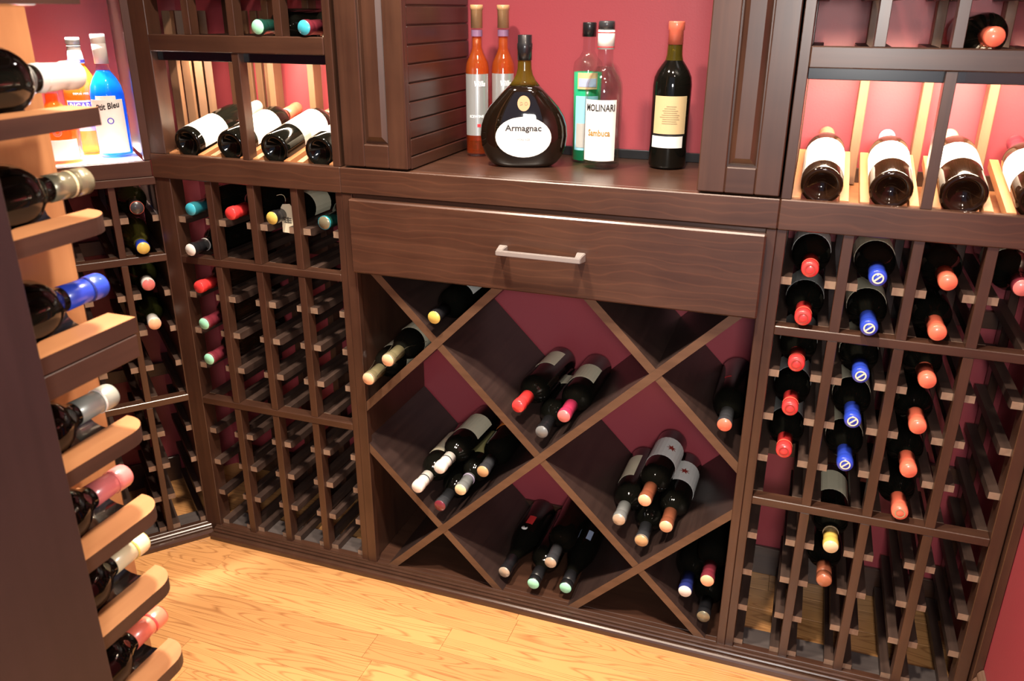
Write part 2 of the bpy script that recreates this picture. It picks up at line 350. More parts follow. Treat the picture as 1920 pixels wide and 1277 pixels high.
def rack(label, x0, ncol, o, cw, parent_rot=None, origin=(0, 0, 0), levels=LV, top=1.0367, rails=(ZR1, ZR2), wide=(.038, .019), ends=True, toprail=None):
    xm = x0 + ncol * o + (ncol - 1) * cw
    if parent_rot is None: t = thing('wine_rack', label, 'wine rack', ((x0 + xm) / 2, .17, 0))
    else: t = thing('wine_rack', label, 'wine rack', origin, parent_rot, off=False)
    # full depth stiles at both ends
    box('end_post', x0 - wide[0], x0, 0, .045, 0, top, WZ, t); box('end_post', xm, xm + wide[1], 0, .045, 0, top, WZ, t)
    for xa in (x0 - CW, xm): box('rear_post', xa, xa + CW, .30, .338, 0, top, WZ, t)
    for k in range(1, ncol):
        xa = x0 + k * o + (k - 1) * cw
        zs = [.0306] + sorted(r for r in rails) + [top]
        for a, b in zip(zs, zs[1:]):
            box('front_post', xa, xa + cw, 0, .030, a, (b - CW if b in rails else b), WZ, t, .0008)
        box('rear_post', xa, xa + cw, .30, .338, 0, top, WZ, t)
    for z in rails: box('front_rail', x0, xm, -.001, .030, z - CW, z, WX, t, .0015)
    for z in (.085,) if not rails else (.0, ): pass
    for z in rails: box('back_cleat', x0, xm, .3385, .3530, z - .070, z - .030, WX, t, .0008)
    box('base_rail', x0, xm, -.0005, .018, 0, .0306, WX, t); box('base_board', x0, xm, .018, .085, .006, .024, GREYBASE, t)
    for z in levels:
        for k in range(ncol):
            xa = x0 + k * (o + cw)
            runner(xa + .0101, z, t, .012 if z not in rails else .0305); runner(xa + o - .0101, z, t, .012 if z not in rails else .0305)
    return t, xm

LVr = [ZR1 if abs(z - ZR1) < .001 else ZR2 if abs(z - ZR2) < .001 else z for z in LV]
tl, _ = rack('tall dark wood wine rack left of the drawer cabinet, four columns of bottle cells', L1, 4, O, CW, levels=LVr, wide=(.047, .019))
tr, _ = rack('tall dark wine rack against the right red wall, with red, blue and orange capped bottles', SR, 4, O, CW, levels=LVr, wide=(.019, .0245))
tc, _ = rack('dark wine rack set diagonally across the left corner, below the bright white counter', -.43, 4, .0965, .016,
             Matrix.Rotation(A50, 3, 'Z'), PC, levels=[z for z in LVr], top=1.02, wide=(.02, -.0005), )
# corner rack right end post (meets the left rack's stile)
box('end_post', -.0015, .004, 0, .30, 0, 1.02, WZ, tc)
box('top_rail', -.43, .002, -.006, .030, 1.020, 1.039, WX, tc)

def upper(t, x0, top=2.1):
    """display fascia, slanted display row, valance and upper cells on a rack"""
    xm = x0 + 4 * O + 3 * CW; left = x0 < 0
    xa, xb = (x0 - .047, xm + CW) if left else (x0 - CW, xm + .0245)
    box('fascia', xa, xb, -.004, .015, ZFB, ZFT, WC, t, .002)
    for a, b in ((xa, x0), (xm, xb)):
        box('end_post', a, b, 0, .045, ZFT, top, WZ, t)
    for xx in (x0 - CW, xm): box('rear_post', xx, xx + CW, .30, .338, ZFB, top, WZ, t)
    if left: box('side_panel', xm + .002, xm + CW, .045, .30, ZFB, top, WZ, t)
    else: box('side_panel', x0 - CW, x0 - .002, .045, .30, ZFB, top, WZ, t)
    box('display_shelf', x0, xm, .016, .345, 1.058, 1.074, MX_, t)
    box('shelf_back', x0, xm, .345, .353, 1.06, 1.105, WX, t)
    box('fascia', x0, xm, -.003, .016, ZUB, ZUT, WX, t, .002)
    box('valance', x0, xm, .020, .032, 1.312, 1.352, TROUGH, t)
    box('upper_rail', x0, xm, .0, .03, 1.93, 1.95, WX, t)
    for k in (1, 2, 3):
        p = x0 + k * O + (k - 1) * CW
        box('front_post', p, p + CW, 0, .030, ZUT, top, WZ, t, .0008)
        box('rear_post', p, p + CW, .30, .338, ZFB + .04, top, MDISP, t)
    p = x0 + 2 * O + CW
    box('display_post', p, p + CW, 0, .030, ZFT, ZUB, WZ, t, .0008)
    for k in range(4):
        c = x0 + O / 2 + k * (O + CW)
        for s in (-1, 1): slope_rail('cradle_rail', c + s * .0425, t)
    for z in (1.365, 1.4646, 1.5642, 1.6638):
        for k in range(4):
            a = x0 + k * (O + CW)
            runner(a + .0101, z, t, .018); runner(a + O - .0101, z, t, .018)
upper(tl, L1); upper(tr, SR)
# light strips under the valances (fixtures)
for xc, nm in ((-.23, 'left'), (1.215, 'right')):
    f = thing('strip_light', f'slim warm strip light tucked under the upper rail of the {nm} wine rack', 'light', (xc, .15, 1.338))
    box('housing', xc - .23, xc + .23, .137, .163, 1.334, 1.345, TROUGH, f, 0)

# ladder sides of the wedge between left rack and corner rack (vertical slats seen in the display row)
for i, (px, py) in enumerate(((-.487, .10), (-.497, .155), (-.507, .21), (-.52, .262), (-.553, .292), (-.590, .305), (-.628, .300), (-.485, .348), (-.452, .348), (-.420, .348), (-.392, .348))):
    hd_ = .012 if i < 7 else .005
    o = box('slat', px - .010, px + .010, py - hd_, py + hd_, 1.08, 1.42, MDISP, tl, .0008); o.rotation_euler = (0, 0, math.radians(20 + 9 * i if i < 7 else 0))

# ------------------------------------------------------------------ centre cabinet with diagonal bins
cc = thing('bin_cabinet', 'dark wood base cabinet with one wide drawer above diamond shaped bottle bins', 'cabinet', (.495, .17, 0))
XL, XRt = .0445, .9505
box('stile', .0192, XL, -.003, .016, .0, ZFB, WZ, cc); box('stile', XRt, SR - .0192, -.003, .016, .0, ZFB, WZ, cc)
box('side_panel', .0195, .036, .016, .352, 0, ZFB, WZ, cc); box('side_panel', .9595, SR - .0195, .016, .352, 0, ZFB, WZ, cc)
box('top_rail', XL, XRt, .0, .016, 1.015, ZFB, WX, cc); box('bottom_rail', XL, XRt, 0, .016, 0, .0306, WX, cc)
box('bin_floor', .036, .9595, .016, .352, .012, .030, WX, cc)
box('bin_top', .036, .9595, .016, .352, .850, .862, WX, cc)
t_ = .0095 * math.sqrt(2)
def strip(sign, c, xa, xb):
    """diagonal board: z = sign*x + c between xa and xb, clipped to the bin box"""
    zlo, zhi = .030, .850
    P4 = [(xa, sign * xa + c - t_), (xb, sign * xb + c - t_), (xb, sign * xb + c + t_), (xa, sign * xa + c + t_)]
    def clip(pts, f):
        out = []
        for i in range(len(pts)):
            p, q = pts[i], pts[(i + 1) % len(pts)]; a, b = f(p), f(q)
            if a >= 0: out.append(p)
            if (a >= 0) != (b >= 0):
                u = a / (a - b); out.append((p[0] + (q[0] - p[0]) * u, p[1] + (q[1] - p[1]) * u))
        return out
    P4 = clip(clip(P4, lambda p: p[1] - zlo), lambda p: zhi - p[1])
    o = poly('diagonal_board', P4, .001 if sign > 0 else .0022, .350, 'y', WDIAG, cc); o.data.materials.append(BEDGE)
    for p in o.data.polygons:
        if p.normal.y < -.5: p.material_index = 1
    return o
WDIAG = wood('walnut_diagonal', 1, (.022, .0125, .0110), (.040, .023, .019), rough=.40, coat=.1)  # board sides: the shade inside the bins is put into the colour
BEDGE = wood('walnut_board_edge', 0, (.075, .037, .020), (.115, .060, .033), rough=.45, coat=.05)  # front edges: paler copy with the frontal light put into the colour
x0b, x1b = .0362, .9593
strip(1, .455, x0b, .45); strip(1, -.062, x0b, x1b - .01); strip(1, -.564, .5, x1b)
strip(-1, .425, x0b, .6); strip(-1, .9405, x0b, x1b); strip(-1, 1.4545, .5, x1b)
dr = thing('dummy', 'x', 'x'); bpy.data.objects.remove(dr)
D = box('drawer', .0440, .9530, -.0225, -.0035, .8565, 1.0290, WC, cc, .0035)
hd = D  # handle below the drawer part
def handle():
    bm = bmesh.new()
    def addbox(x0, x1, y0, y1, z0, z1, tap=1):
        r = bmesh.ops.create_cube(bm, size=1)['verts']
        for v in r:
            ff = tap if v.co.y > 0 else 1
            v.co = Vector(((x0 + x1) / 2 + v.co.x * (x1 - x0) * ff, (y0 + y1) / 2 + v.co.y * (y1 - y0), (z0 + z1) / 2 + v.co.z * (z1 - z0) * ff))
    addbox(-.0925, .0925, -.034, -.026, -.0055, .0055)
    addbox(-.0925, -.0795, -.028, -.0, -.0065, .0065, 1.5); addbox(.0795, .0925, -.028, -.0, -.0065, .0065, 1.5)
    bmesh.ops.bevel(bm, geom=bm.edges[:], offset=.0014, segments=2, affect='EDGES')
    return mesh_bm('handle', bm, STEEL)
h = newobj('handle', handle(), D); h.location = (.5044 - .4985, -.0095, .9490 - .94275); h['label'] = 'brushed pewter bar handle'
# counter
ct = thing('countertop', 'dark wood counter with figured front edge carrying five spirit bottles', 'countertop', (.495, .17, 1.04))
box('top_board', .0192, SR - .0192, .015, .3545, 1.0765, ZFT, WX, ct); box('front_edge', .0192, SR - .0192, -.006, .015, ZFB + .001, ZFT + .0003, WC, ct, .002)
box('back_strip', .19, .8135, .3440, .3542, ZFT, ZFT + .021, BLACKSTRIP, ct, .001)

# wall cabinets standing on the counter ends
def wallcab(label, xa, xb, side):
    ca, cb = (xa, xb - .008) if side > 0 else (xa + .008, xb)
    t = thing('wall_cabinet', label, 'cabinet', ((xa + xb) / 2, .17, ZFT))
    zb, zt = ZFT + .001, 2.1
    box('carcass', ca + .0005, cb - .0005, .020, .352, zb, zt, WZ, t)
    # door: frame and raised field with bevels
    y0, y1 = -.006, .016; fx0, fx1 = xa + .052, xb - .046
    d = box('door', xa, xb, y0 + .008, y1, zb + .004, zt, WZ, t, .0015)
    off = Vector(((xa + xb) / 2, (y0 + .008 + y1) / 2, (zb + .004 + zt) / 2)); OFF[d] = off
    box('door_stile', xa, fx0, y0, y0 + .0085, zb + .004, zt, WZ, d, .002); box('door_stile', fx1, xb, y0, y0 + .0085, zb + .004, zt, WZ, d, .002)
    box('door_rail', fx0, fx1, y0, y0 + .0085, zb + .004, 1.150, WX, d, .002)
    # raised field: sloping border
    bm = bmesh.new(); m0 = .003; m1 = .014
    a = [bm.verts.new(p) for p in ((fx0 + m0, 0, 1.153), (fx1 - m0, 0, 1.153), (fx1 - m0, 0, zt - .05), (fx0 + m0, 0, zt - .05))]
    b = [bm.verts.new(p) for p in ((fx0 + m1, -.007, 1.167), (fx1 - m1, -.007, 1.167), (fx1 - m1, -.007, zt - .064), (fx0 + m1, -.007, zt - .064))]
    for i in range(4): j = (i + 1) % 4; bm.faces.new((a[i], a[j], b[j], b[i]))
    bm.faces.new(b); bmesh.ops.recalc_face_normals(bm, faces=bm.faces)
    o = newobj('raised_panel', mesh_bm('raised_panel', bm, WZ), d, Vector((0, y0 + .0078, 0)) - off)
    # horizontal tongue and groove boards on the alcove side
    z = ZFT + .0300; zs = [zb]
    while z < zt: zs.append(z); z += .0385
    for a, b in zip(zs, zs[1:]):
        if side > 0: box('side_board', cb, cb + .0075, .0165, .352, a + .0008, b - .0012, WY, t, .0022)
        else: box('side_board', ca - .0075, ca, .0165, .352, a + .0008, b - .0012, WY, t, .0022)
    return t
wallcab('narrow dark wall cabinet with raised panel door, left of the spirit bottles', .0325, .190, 1)
wallcab('narrow dark wall cabinet with raised panel door, right of the spirit bottles', .8120, .9660, -1)

# corner counter with alcove
R50 = Matrix.Rotation(A50, 3, 'Z')
kc = thing('countertop', 'bright white counter with dark front edge in the left corner alcove, three bottles on it', 'countertop', PC, R50, off=False)
box('top_board', -.43, -.0162, .014, .350, 1.050, 1.0765, LAM, kc); box('front_edge', -.43, -.002, -.001, .014, 1.039, 1.0775, WX, kc, .0015)
box('back_strip', -.43, -.02, .341, .3495, 1.0765, 1.092, BLACKSTRIP, kc, .001)
ka = thing('alcove_frame', 'dark upright frame around the open corner alcove above the white counter', 'frame', PC, R50, off=False)
box('stile', -.016, .012, 0, .020, 1.079, 2.1, WZ, ka); box('side_panel', -.010, .002, .020, .30, 1.079, 2.1, WZ, ka)
box('top_board', -.43, -.016, .0, .34, 2.0, 2.02, WX, ka)

# ------------------------------------------------------------------ near display rack (left foreground)
WSIDE = wood('dark_side_panel_stain', 2, (.019, .0085, .0095), (.027, .012, .013), rough=.5, coat=0)  # darker wood copy, the panel's shade is put into its colour
nr = thing('display_rack', 'narrow open wine rack in the left foreground with rounded shelves and a dark side panel', 'wine rack', (.18, -1.25, 0))
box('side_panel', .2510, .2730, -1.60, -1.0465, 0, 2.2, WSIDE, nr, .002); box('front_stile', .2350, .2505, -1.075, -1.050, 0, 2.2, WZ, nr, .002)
box('divider_panel', .0890, .1115, -1.60, -.8350, 0, 2.2, MZ_, nr, .0015)
box('back_panel', .1120, .2505, -1.60, -1.590, 0, 2.2, WZ, nr)
SH = [1.4507, 1.3237, 1.2043, 1.0722, .9287, .8081, .6912, .5598, .43, .30, .17]
def rcorner(outer, inner_tip, y_tip, R, square=False):
    pts = [(outer, -1.33)]
    if square: pts += [(outer, y_tip), ]
    else:
        for i in range(9):
            a = PI / 2 * i / 8; pts.append((outer - R + R * math.cos(a), y_tip - R + R * math.sin(a)))
    pts += [(inner_tip, y_tip), (inner_tip, -.985)]
    for i in range(1, 7):
        u = i / 6; pts.append((inner_tip + .012 * (1 - math.cos(u * PI)) / 2, -.985 - .035 * u))
    pts.append((inner_tip + .012, -1.33)); return pts
for k, z in enumerate(SH):
    dbl = k == 3; sq = dbl or k < 2; yt = -.8885; th = .020
    s = poly('shelf', rcorner(.2502, .2069, yt, .038, sq), z - th, z, 'z', MY_, nr)
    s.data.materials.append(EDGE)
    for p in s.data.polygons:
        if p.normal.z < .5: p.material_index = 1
    poly('shelf_lip', [(.1120, -1.33), (.1120, -.906), (.1465, -.906), (.1465, -.985), (.1400, -1.010), (.1400, -1.33)], z - th, z, 'z', MY_, nr)
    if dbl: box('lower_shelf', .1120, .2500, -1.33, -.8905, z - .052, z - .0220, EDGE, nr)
    # concave black cradle for the neck
    bm = bmesh.new(); n = 8; vs = []
    for yy in (-1.00, -.894):
        for rad in (.0325, .0345):
            vs.append([bm.verts.new((.1767 + rad * math.cos(PI + PI * i / n), yy, z - .0040 + rad * .55 * math.sin(PI + PI * i / n))) for i in range(n + 1)])
    for i in range(n):
        bm.faces.new((vs[0][i], vs[0][i + 1], vs[2][i + 1], vs[2][i])); bm.faces.new((vs[1][i + 1], vs[1][i], vs[3][i], vs[3][i + 1]))
        bm.faces.new((vs[0][i + 1], vs[0][i], vs[1][i], vs[1][i + 1])); bm.faces.new((vs[2][i], vs[2][i + 1], vs[3][i + 1], vs[3][i]))
    for q in (0, n): bm.faces.new((vs[0][q], vs[2][q], vs[3][q], vs[1][q]))
    bmesh.ops.recalc_face_normals(bm, faces=bm.faces)
    newobj('neck_cradle', mesh_bm('neck_cradle', bm, TROUGH, smooth=True), nr, -OFF[nr])

# ------------------------------------------------------------------ bottles
BR = .038
PUNT = ((.022, 0), (.018, .012), (.006, .024), (.0005, .030), (0, .0335))
BODY = {
 'bordeaux': PUNT + ((.0025, .0366), (.006, BR), (.186, BR), (.196, .0374), (.205, .0355), (.214, .0315), (.222, .0255), (.229, .0195), (.237, .0162), (.246, .0150), (.290, .0138), (.291, 0)),
 'burgundy': PUNT + ((.0025, .038), (.006, .0395), (.120, .0395), (.140, .0385), (.160, .0355), (.180, .0305), (.200, .0245), (.220, .0190), (.240, .0160), (.290, .0142), (.291, 0)),
}
BODY['bordeaux_low'] = BODY['bordeaux']
CAPS = {'foil': ((.242, .0148), (.242, .0162), (.280, .0150), (.283, .0152), (.286, .0165), (.2995, .0165), (.3030, .0155)),
        'short': ((.258, .0140), (.258, .0152), (.280, .0149), (.283, .0152), (.286, .0165), (.2995, .0165), (.3030, .0155)),
        'screw': ((.246, .0145), (.246, .0162), (.283, .0162), (.2835, .0154), (.285, .0154), (.2855, .0165), (.302, .0165), (.3030, .0155))}
LYING = Matrix.Rotation(PI / 2, 3, 'X')                    # neck to -y, local +y up
def orient(az=0, tilt=0, spin=0): return Matrix.Rotation(az, 3, 'Z') @ Matrix.Rotation(PI / 2 - tilt, 3, 'X') @ Matrix.Rotation(spin, 3, 'Z')
def annulus(name, r0, r1, z, m, parent, bar=False):
    bm = bmesh.new(); n = 20
    a = [bm.verts.new((r0 * math.cos(2 * PI * i / n), r0 * math.sin(2 * PI * i / n), z + .0005)) for i in range(n)]
    b = [bm.verts.new((r1 * math.cos(2 * PI * i / n), r1 * math.sin(2 * PI * i / n), z + .0005)) for i in range(n)]
    for i in range(n): j = (i + 1) % n; bm.faces.new((a[i], b[i], b[j], a[j]))
    if bar:
        d = Vector((.72, .69, 0)); e = Vector((-.69, .72, 0)) * .0016
        bm.faces.new([bm.verts.new(d * s * r0 + e * q + Vector((0, 0, z + .0006))) for s, q in ((-1, -1), (1, -1), (1, 1), (-1, 1))])
    for f in bm.faces: f.smooth = False
    return newobj(name, mesh_bm(name, bm, m), parent)
def bottle(label, loc, rot, body='bordeaux', glass=None, cap='red', top=None, capkind='foil', lab=None, labz=(.055, .155), laba=(-30, 210), group=None, emblem=None, band=None, scale=1, name='wine_bottle', emboss=None):
    glass = glass or BLK
    t = thing(name, label, 'bottle', loc, rot, group, off=False)
    if scale != 1: t.scale = (scale,) * 3
    newobj('glass_body', lathe('glass_body', BODY[body], glass, 28), t)
    newobj('capsule', lathe('capsule', CAPS[capkind], F[cap], 24), t)
    c = F[top or cap]; newobj('cap_disc', lathe('cap_disc', ((.3022, .0157), (.3045, .0146), (.3045, 0)), c, 24), t)
    if emblem: annulus('cap_emblem', .0078, .0105, .3048, P[emblem[0]], t, emblem[1])
    if lab:
        r = BR if body != 'burgundy' else .0395
        newobj('label', patch('label', r, labz[0], labz[1], laba[0], laba[1], P[lab]), t)
    if band: newobj('foil_band', patch('foil_band', .0158, band[1], band[1] + .003, 0, 359.9, F[band[0]], 24, .0006), t)
    return t
LEN = .3045
def lie(label, x, z, ycap, az=0, tilt=0, **k):
    """lying bottle whose cap faces the room; (x, z) is its axis at the cap"""
    r = orient(az, tilt, k.pop('spin', 0)); d = r @ Vector((0, 0, 1))
    return bottle(label, Vector((x, ycap, z)) - d * LEN, r, **k)
cx = lambda x0, c: x0 + O / 2 + c * (O + CW)
AX = .0235
G = 'capped wine bottles in the right wine rack'
ordn = ['topmost', 'second from top', 'third from top', 'fourth from top', 'fifth from top', 'lowest']
rows = [LV[9], LV[8], LV[7], LV[6], LV[5], LV[4]]
for i in range(5):
    lie(f'bottle with bright red capsule, {ordn[i]} in the red capped column', cx(SR, 0), rows[i] + AX, -.004, cap='red', emblem=('redink', False), band=('salmon', .279),
        lab='grey' if i else 'white', labz=(.085, .165), group=G)
for i in range(5):
    lie(f'bottle with blue capsule and ring emblem, {ordn[i]} in the blue capped column', cx(SR, 1), rows[i] + AX, -.018, cap='blue', emblem=('cream', True),
        lab='cream', labz=(.085, .165), group=G)
for i in range(6):
    lie(f'bottle with orange capsule, {ordn[i]} in the orange capped column', cx(SR, 2), rows[i] + AX, -.002, cap='salmon', emblem=('brownink', False) if i == 5 else None, glass=BLK, group=G)
lie('dark wine bottle with yellow gold capsule, below the blue capped column of the right rack', cx(SR, 1), LV[3] + AX, -.022, cap='gold', top='cream', band=('cream', .246), lab='cream', labz=(.035, .125), group=G)
lie('dark wine bottle with brown capsule and coppery end, lowest bottle in the right rack', cx(SR, 1), LV[2] + AX, -.006, cap='brown', top='copper', capkind='screw', group=G)
lie('dark wine bottle with dark red capsule, in the rightmost column of the right rack', cx(SR, 3) + .002, LV[9] + AX, .010, cap='maroon', top='pink', capkind='short', lab='cream', labz=(.085, .165), group=G)
G = 'wine bottles in the left wine rack'
lie('bottle with teal capsule, top left cell of the left wine rack', cx(L1, 0), LV[9] + AX, -.002, cap='teal', top='teallt', group=G, band=('teallt', .292))
lie('bottle with glossy red capsule, second cell of the left rack top row', cx(L1, 1), LV[9] + AX, -.006, cap='red', lab='cream', labz=(.03, .09), group=G)
lie('black capped bottle with gold end, wearing a hanging paper tag, left rack', cx(L1, 2), LV[9] + AX, -.010, cap='black', top='gold', band=('gold', .244), lab='cream', labz=(.10, .17), group=G, capkind='foil')
lie('bottle with dark green capsule, right end of the top row of the left wine rack', cx(L1, 3) + .006, LV[9] + AX - .006, .014, cap='green', top='olivem', group=G, band=('teallt', .300))
lie('bottle with black capsule and cream white end, second row of the left wine rack', cx(L1, 0) - .004, LV[8] + AX, -.018, cap='black', top='white', band=('white', .246), group=G)
lie('bottle with bright red capsule just below the upper cross rail of the left wine rack', cx(L1, 0), LV[7] + AX, -.012, cap='red', group=G, band=('salmon', .296), glass=BLKB)
lie('bottle with maroon capsule and green end, upper of the pair in the left rack', cx(L1, 0), LV[6] + AX, -.012, cap='maroon', top='mint', group=G, band=('white', .297), glass=BLKB)
lie('bottle with maroon capsule and green end, lower of the pair in the left rack', cx(L1, 0), LV[5] + AX, -.012, cap='maroon', top='mint', group=G, band=('white', .297), glass=BLKB)
G = 'bottles above the display shelves'
lie('dark bottle with green foil end lying above the left display shelf', cx(L1, 2) + .012, 1.365 + AX, -.006, cap='green', top='mint', group=G)
lie('dark bottle with teal end and pale label, top right above the left display shelf', cx(L1, 3) + .008, 1.365 + AX, -.006, cap='maroon', top='teallt', lab='bluegrey', labz=(.10, .19), group=G)
lie('dark bottle with orange capsule lying above the right display shelf', cx(SR, 2) - .008, 1.365 + AX, -.006, cap='salmon', group=G)
lie('bottle with cream end in the highest visible cell above the right display shelf', cx(SR, 0), 1.4646 + AX, -.006, cap='cream', group=G)
# paper tag
tg = thing('paper_tag', 'cream handwritten paper tag hanging from the black capped bottle in the left wine rack', 'tag', (cx(L1, 2) + .016, .030, .965))
o = poly('card', [(-.016, -.035), (.014, -.036), (.0165, .028), (.010, .036), (-.010, .034), (-.0155, .026)], -.0005, .0005, 'y', P['cream'], None); o.parent = tg; o.location = (0, 0, 0)
for i in range(6):
    zz = -.008 - .005 * (i // 2); me = textmesh(random.choice(('Ilbnu', 'Simn', 'vlle')), .0065, shear=.3)
    me.transform(Matrix.Translation((-.006 + .011 * (i % 2), -.0009, zz)) @ Matrix.Rotation(PI / 2, 4, 'X')); me.materials.clear(); me.materials.append(P['darkink']); newobj('handwriting', me, tg)
def tube(name, pts, r, m, parent, n=6):
    cu = bpy.data.curves.new(name, 'CURVE'); cu.dimensions = '3D'; cu.bevel_depth = r; cu.bevel_resolution = 1; s = cu.splines.new('NURBS'); s.points.add(len(pts) - 1); s.use_endpoint_u = True; s.order_u = 3
    for p, q in zip(s.points, pts): p.co = (*q, 1)
    o = bpy.data.objects.new(name, cu); COL.objects.link(o)
    dg = bpy.context.evaluated_depsgraph_get(); me = bpy.data.meshes.new_from_object(o.evaluated_get(dg)); bpy.data.objects.remove(o); bpy.data.curves.remove(cu)
    me.materials.clear(); me.materials.append(m); return newobj(name, me, parent)
tube('string', [(0, -.001, .033), (.006, -.008, .045), (.004, -.02, .055), (-.01, -.02, .05)], .0005, P['cream'], tg)
# corner rack bottles
G = 'green glass bottles in the corner wine rack'
def corner(label, s, z, d, **k):
    p = PC + aa * s + nn * d; r = orient(A50, 0, 0); q = r @ Vector((0, 0, 1))
    return bottle(label, Vector((p.x, p.y, z)) - q * LEN, r, group=G, **k)
corner('dark green bottle with red and white ringed cap, topmost in the corner wine rack', .050, LV[9] + .026, -.008, glass=DOLV, cap='black', top='dgrey', band=('salmon', .3000), capkind='short')
corner('pale olive glass bottle with blue capsule and gold end, second in the corner wine rack', .051, LV[8] + AX, -.010, glass=OLV, cap='blue', top='gold', capkind='short', body='burgundy')
corner('green bottle with torn white foil cap just below the rail of the corner wine rack', .052, LV[7] + AX, .000, glass=DOLV, cap='white', top='pink', capkind='short')
corner('green bottle with peach and white cap, lowest in the corner wine rack', .054, LV[6] + AX - .003, -.014, glass=DOLV, cap='white', top='peach', capkind='short')
# bin bottles
Q2 = .0665
G = 'wine bottles lying in the diamond bins'
def wires(t):
    for s in (-1, 1):
        tube('wire', [(s * .0385, .004, .17), (s * .036, .006, .20), (s * .020, .013, .235), (s * .016, .008, .262), (s * .0165, .004, .29)], .0009, WIRE, t)
t = lie('olive capped bottle with wire net, lower of the two at the left stile', .0758, .596, -.038, cap='olive', top='peach', group=G, band=('tanmetal', .298), lab='cream', labz=(.10, .17)); wires(t)
t = lie('olive capped bottle with wire net, upper of the two at the left stile', .1290, .651, -.034, cap='olive', top='peach', group=G, band=('tanmetal', .298), lab='cream', labz=(.09, .175)); wires(t)
lie('dark bottle with gold end, alone in the bin under the left of the drawer', .2435, .7665, -.012, cap='black', top='gold', group=G, band=('silver', .293), lab='white', labz=(.06, .15), laba=(20, 100))
lie('bottle with rosy red capsule, leftmost of the three in the upper middle bin', .4420, .5620, .010, az=math.radians(-4), cap='red', group=G, lab='cream', labz=(.035, .115), laba=(60, 170), glass=BLK)
lie('bottle with magenta capsule and printed label, rightmost in the upper middle bin', .5545, .5570, .008, az=math.radians(-1), cap='magenta', top='pink', group=G, lab='cream', labz=(.075, .155), laba=(40, 200))
lie('dark bottle with grey end, lowest of the three in the upper middle bin', .5010, .5045, .012, cap='black', top='grey', group=G, emblem=None, lab='cream', labz=(.05, .10), laba=(60, 150))
lie('bottle with white capsule and crinkled cream label, uppermost in the left middle bin', .2390, .3600, .000, az=math.radians(-3), cap='white', group=G, lab='cream', labz=(.06, .15), laba=(20, 180), band=('dgrey', .262))
lie('bottle with white capsule leaning on the left board of the left middle bin', .1870, .3075, -.024, az=math.radians(-2), cap='white', group=G, lab='cream', labz=(.06, .17), laba=(60, 190), band=('dgrey', .262))
lie('bottle with grey capsule, lilac band and cream end, left middle bin', .2935, .3070, .004, cap='grey', top='cream', group=G, band=('lilac', .248), lab='olivel', labz=(.05, .17), laba=(60, 110))
lie('bottle with dark capsule, copper end and orange label, right side of the left middle bin', .3470, .3605, .022, cap='dgrey', top='tan', group=G, lab='orange', labz=(.075, .115), laba=(20, 160))
lie('dark bottle with dull red end at the bottom point of the left middle bin', .2400, .2545, -.006, cap='dgrey', top='maroon', group=G)
t = lie('burgundy shaped bottle with small red and white label, leftmost in the lower middle bin', .4040, .0720, .022, az=math.radians(-2), body='burgundy', cap='black', top='tanmetal', group=G, lab='redp', labz=(.090, .128), laba=(72, 100))
newobj('round_sticker', lathe('round_sticker', ((.0402, .0), (.0408, .0085), (.0398, .0086)), P['white'], 16), t).matrix_local = Matrix.Translation((-.003, 0, .148)) @ Matrix.Rotation(-PI / 2, 4, 'X') @ Matrix.Translation((0, 0, -.003))
lie('dark bottle with grey end lying on top of the row in the lower middle bin', .5290, .1365, .018, cap='dgrey', top='tanmetal', group=G)
lie('dark bottle with pale mint end, centre front of the lower middle bin', .4885, .0700, .006, cap='black', top='mint', group=G, capkind='screw')
lie('dark bottle with mint end and blue grey label, rightmost in the lower middle bin', .5700, .0700, .018, body='burgundy', cap='black', top='mint', group=G, lab='bluegrey', labz=(.095, .135), laba=(60, 80), capkind='screw')
t1 = lie('brown capped bottle with red star label, on top of the right middle pile', .7535, .3720, .012, az=math.radians(-3), cap='brown', top='peach', group=G, lab='white', labz=(.05, .145), laba=(-20, 200))
t2 = lie('bottle with grey capsule and torn cream label, left in the right middle pile', .6970, .3090, .008, az=math.radians(-1), cap='grey', top='tanmetal', group=G, lab='cream', labz=(.05, .155), laba=(90, 200))
t3_ = lie('brown capped bottle with red star label, at the right of the right middle pile', .8065, .3085, .018, az=math.radians(-1), cap='brown', top='peach', group=G, lab='white', labz=(.05, .145), laba=(-20, 180))
lie('bottle with dark grey capsule and tan end, bottom of the right middle pile', .7520, .2560, .018, cap='dgrey', top='tan', group=G, band=('tanmetal', .299))
def star(parent, z, ang, s=.0140):
    bm = bmesh.new(); v = []
    for i in range(14):
        r = s if i % 2 == 0 else s * .42; a = 2 * PI * i / 14 + .2
        x, y = r * math.cos(a), r * math.sin(a); an = math.radians(ang) + x / BR
        v.append(bm.verts.new(((BR + .0009) * math.cos(an), (BR + .0009) * math.sin(an), z + y)))
    bm.faces.new(v); newobj('printed_star', mesh_bm('printed_star', bm, P['redink']), parent)
star(t1, .098, 66); star(t3_, .100, 80)
lie('dark bottle with black capsule and red end in the right hand triangle bin', .9130, .6010, .004, cap='dgrey', top='salmon', group=G, lab='redp', labz=(.12, .124), laba=(100, 125))
lie('bottle with navy capsule and white end, left of three in the lower right bin', .8650, .1455, .010, cap='navy', top='white', group=G)
lie('bottle with maroon capsule and copper end, upper of three in the lower right bin', .9140, .2010, -.006, cap='maroon', top='peach', group=G)
lie('bottle with black capsule and gold end, lowest of three in the lower right bin', .9140, .0900, .004, cap='black', top='olivem', group=G, capkind='foil')
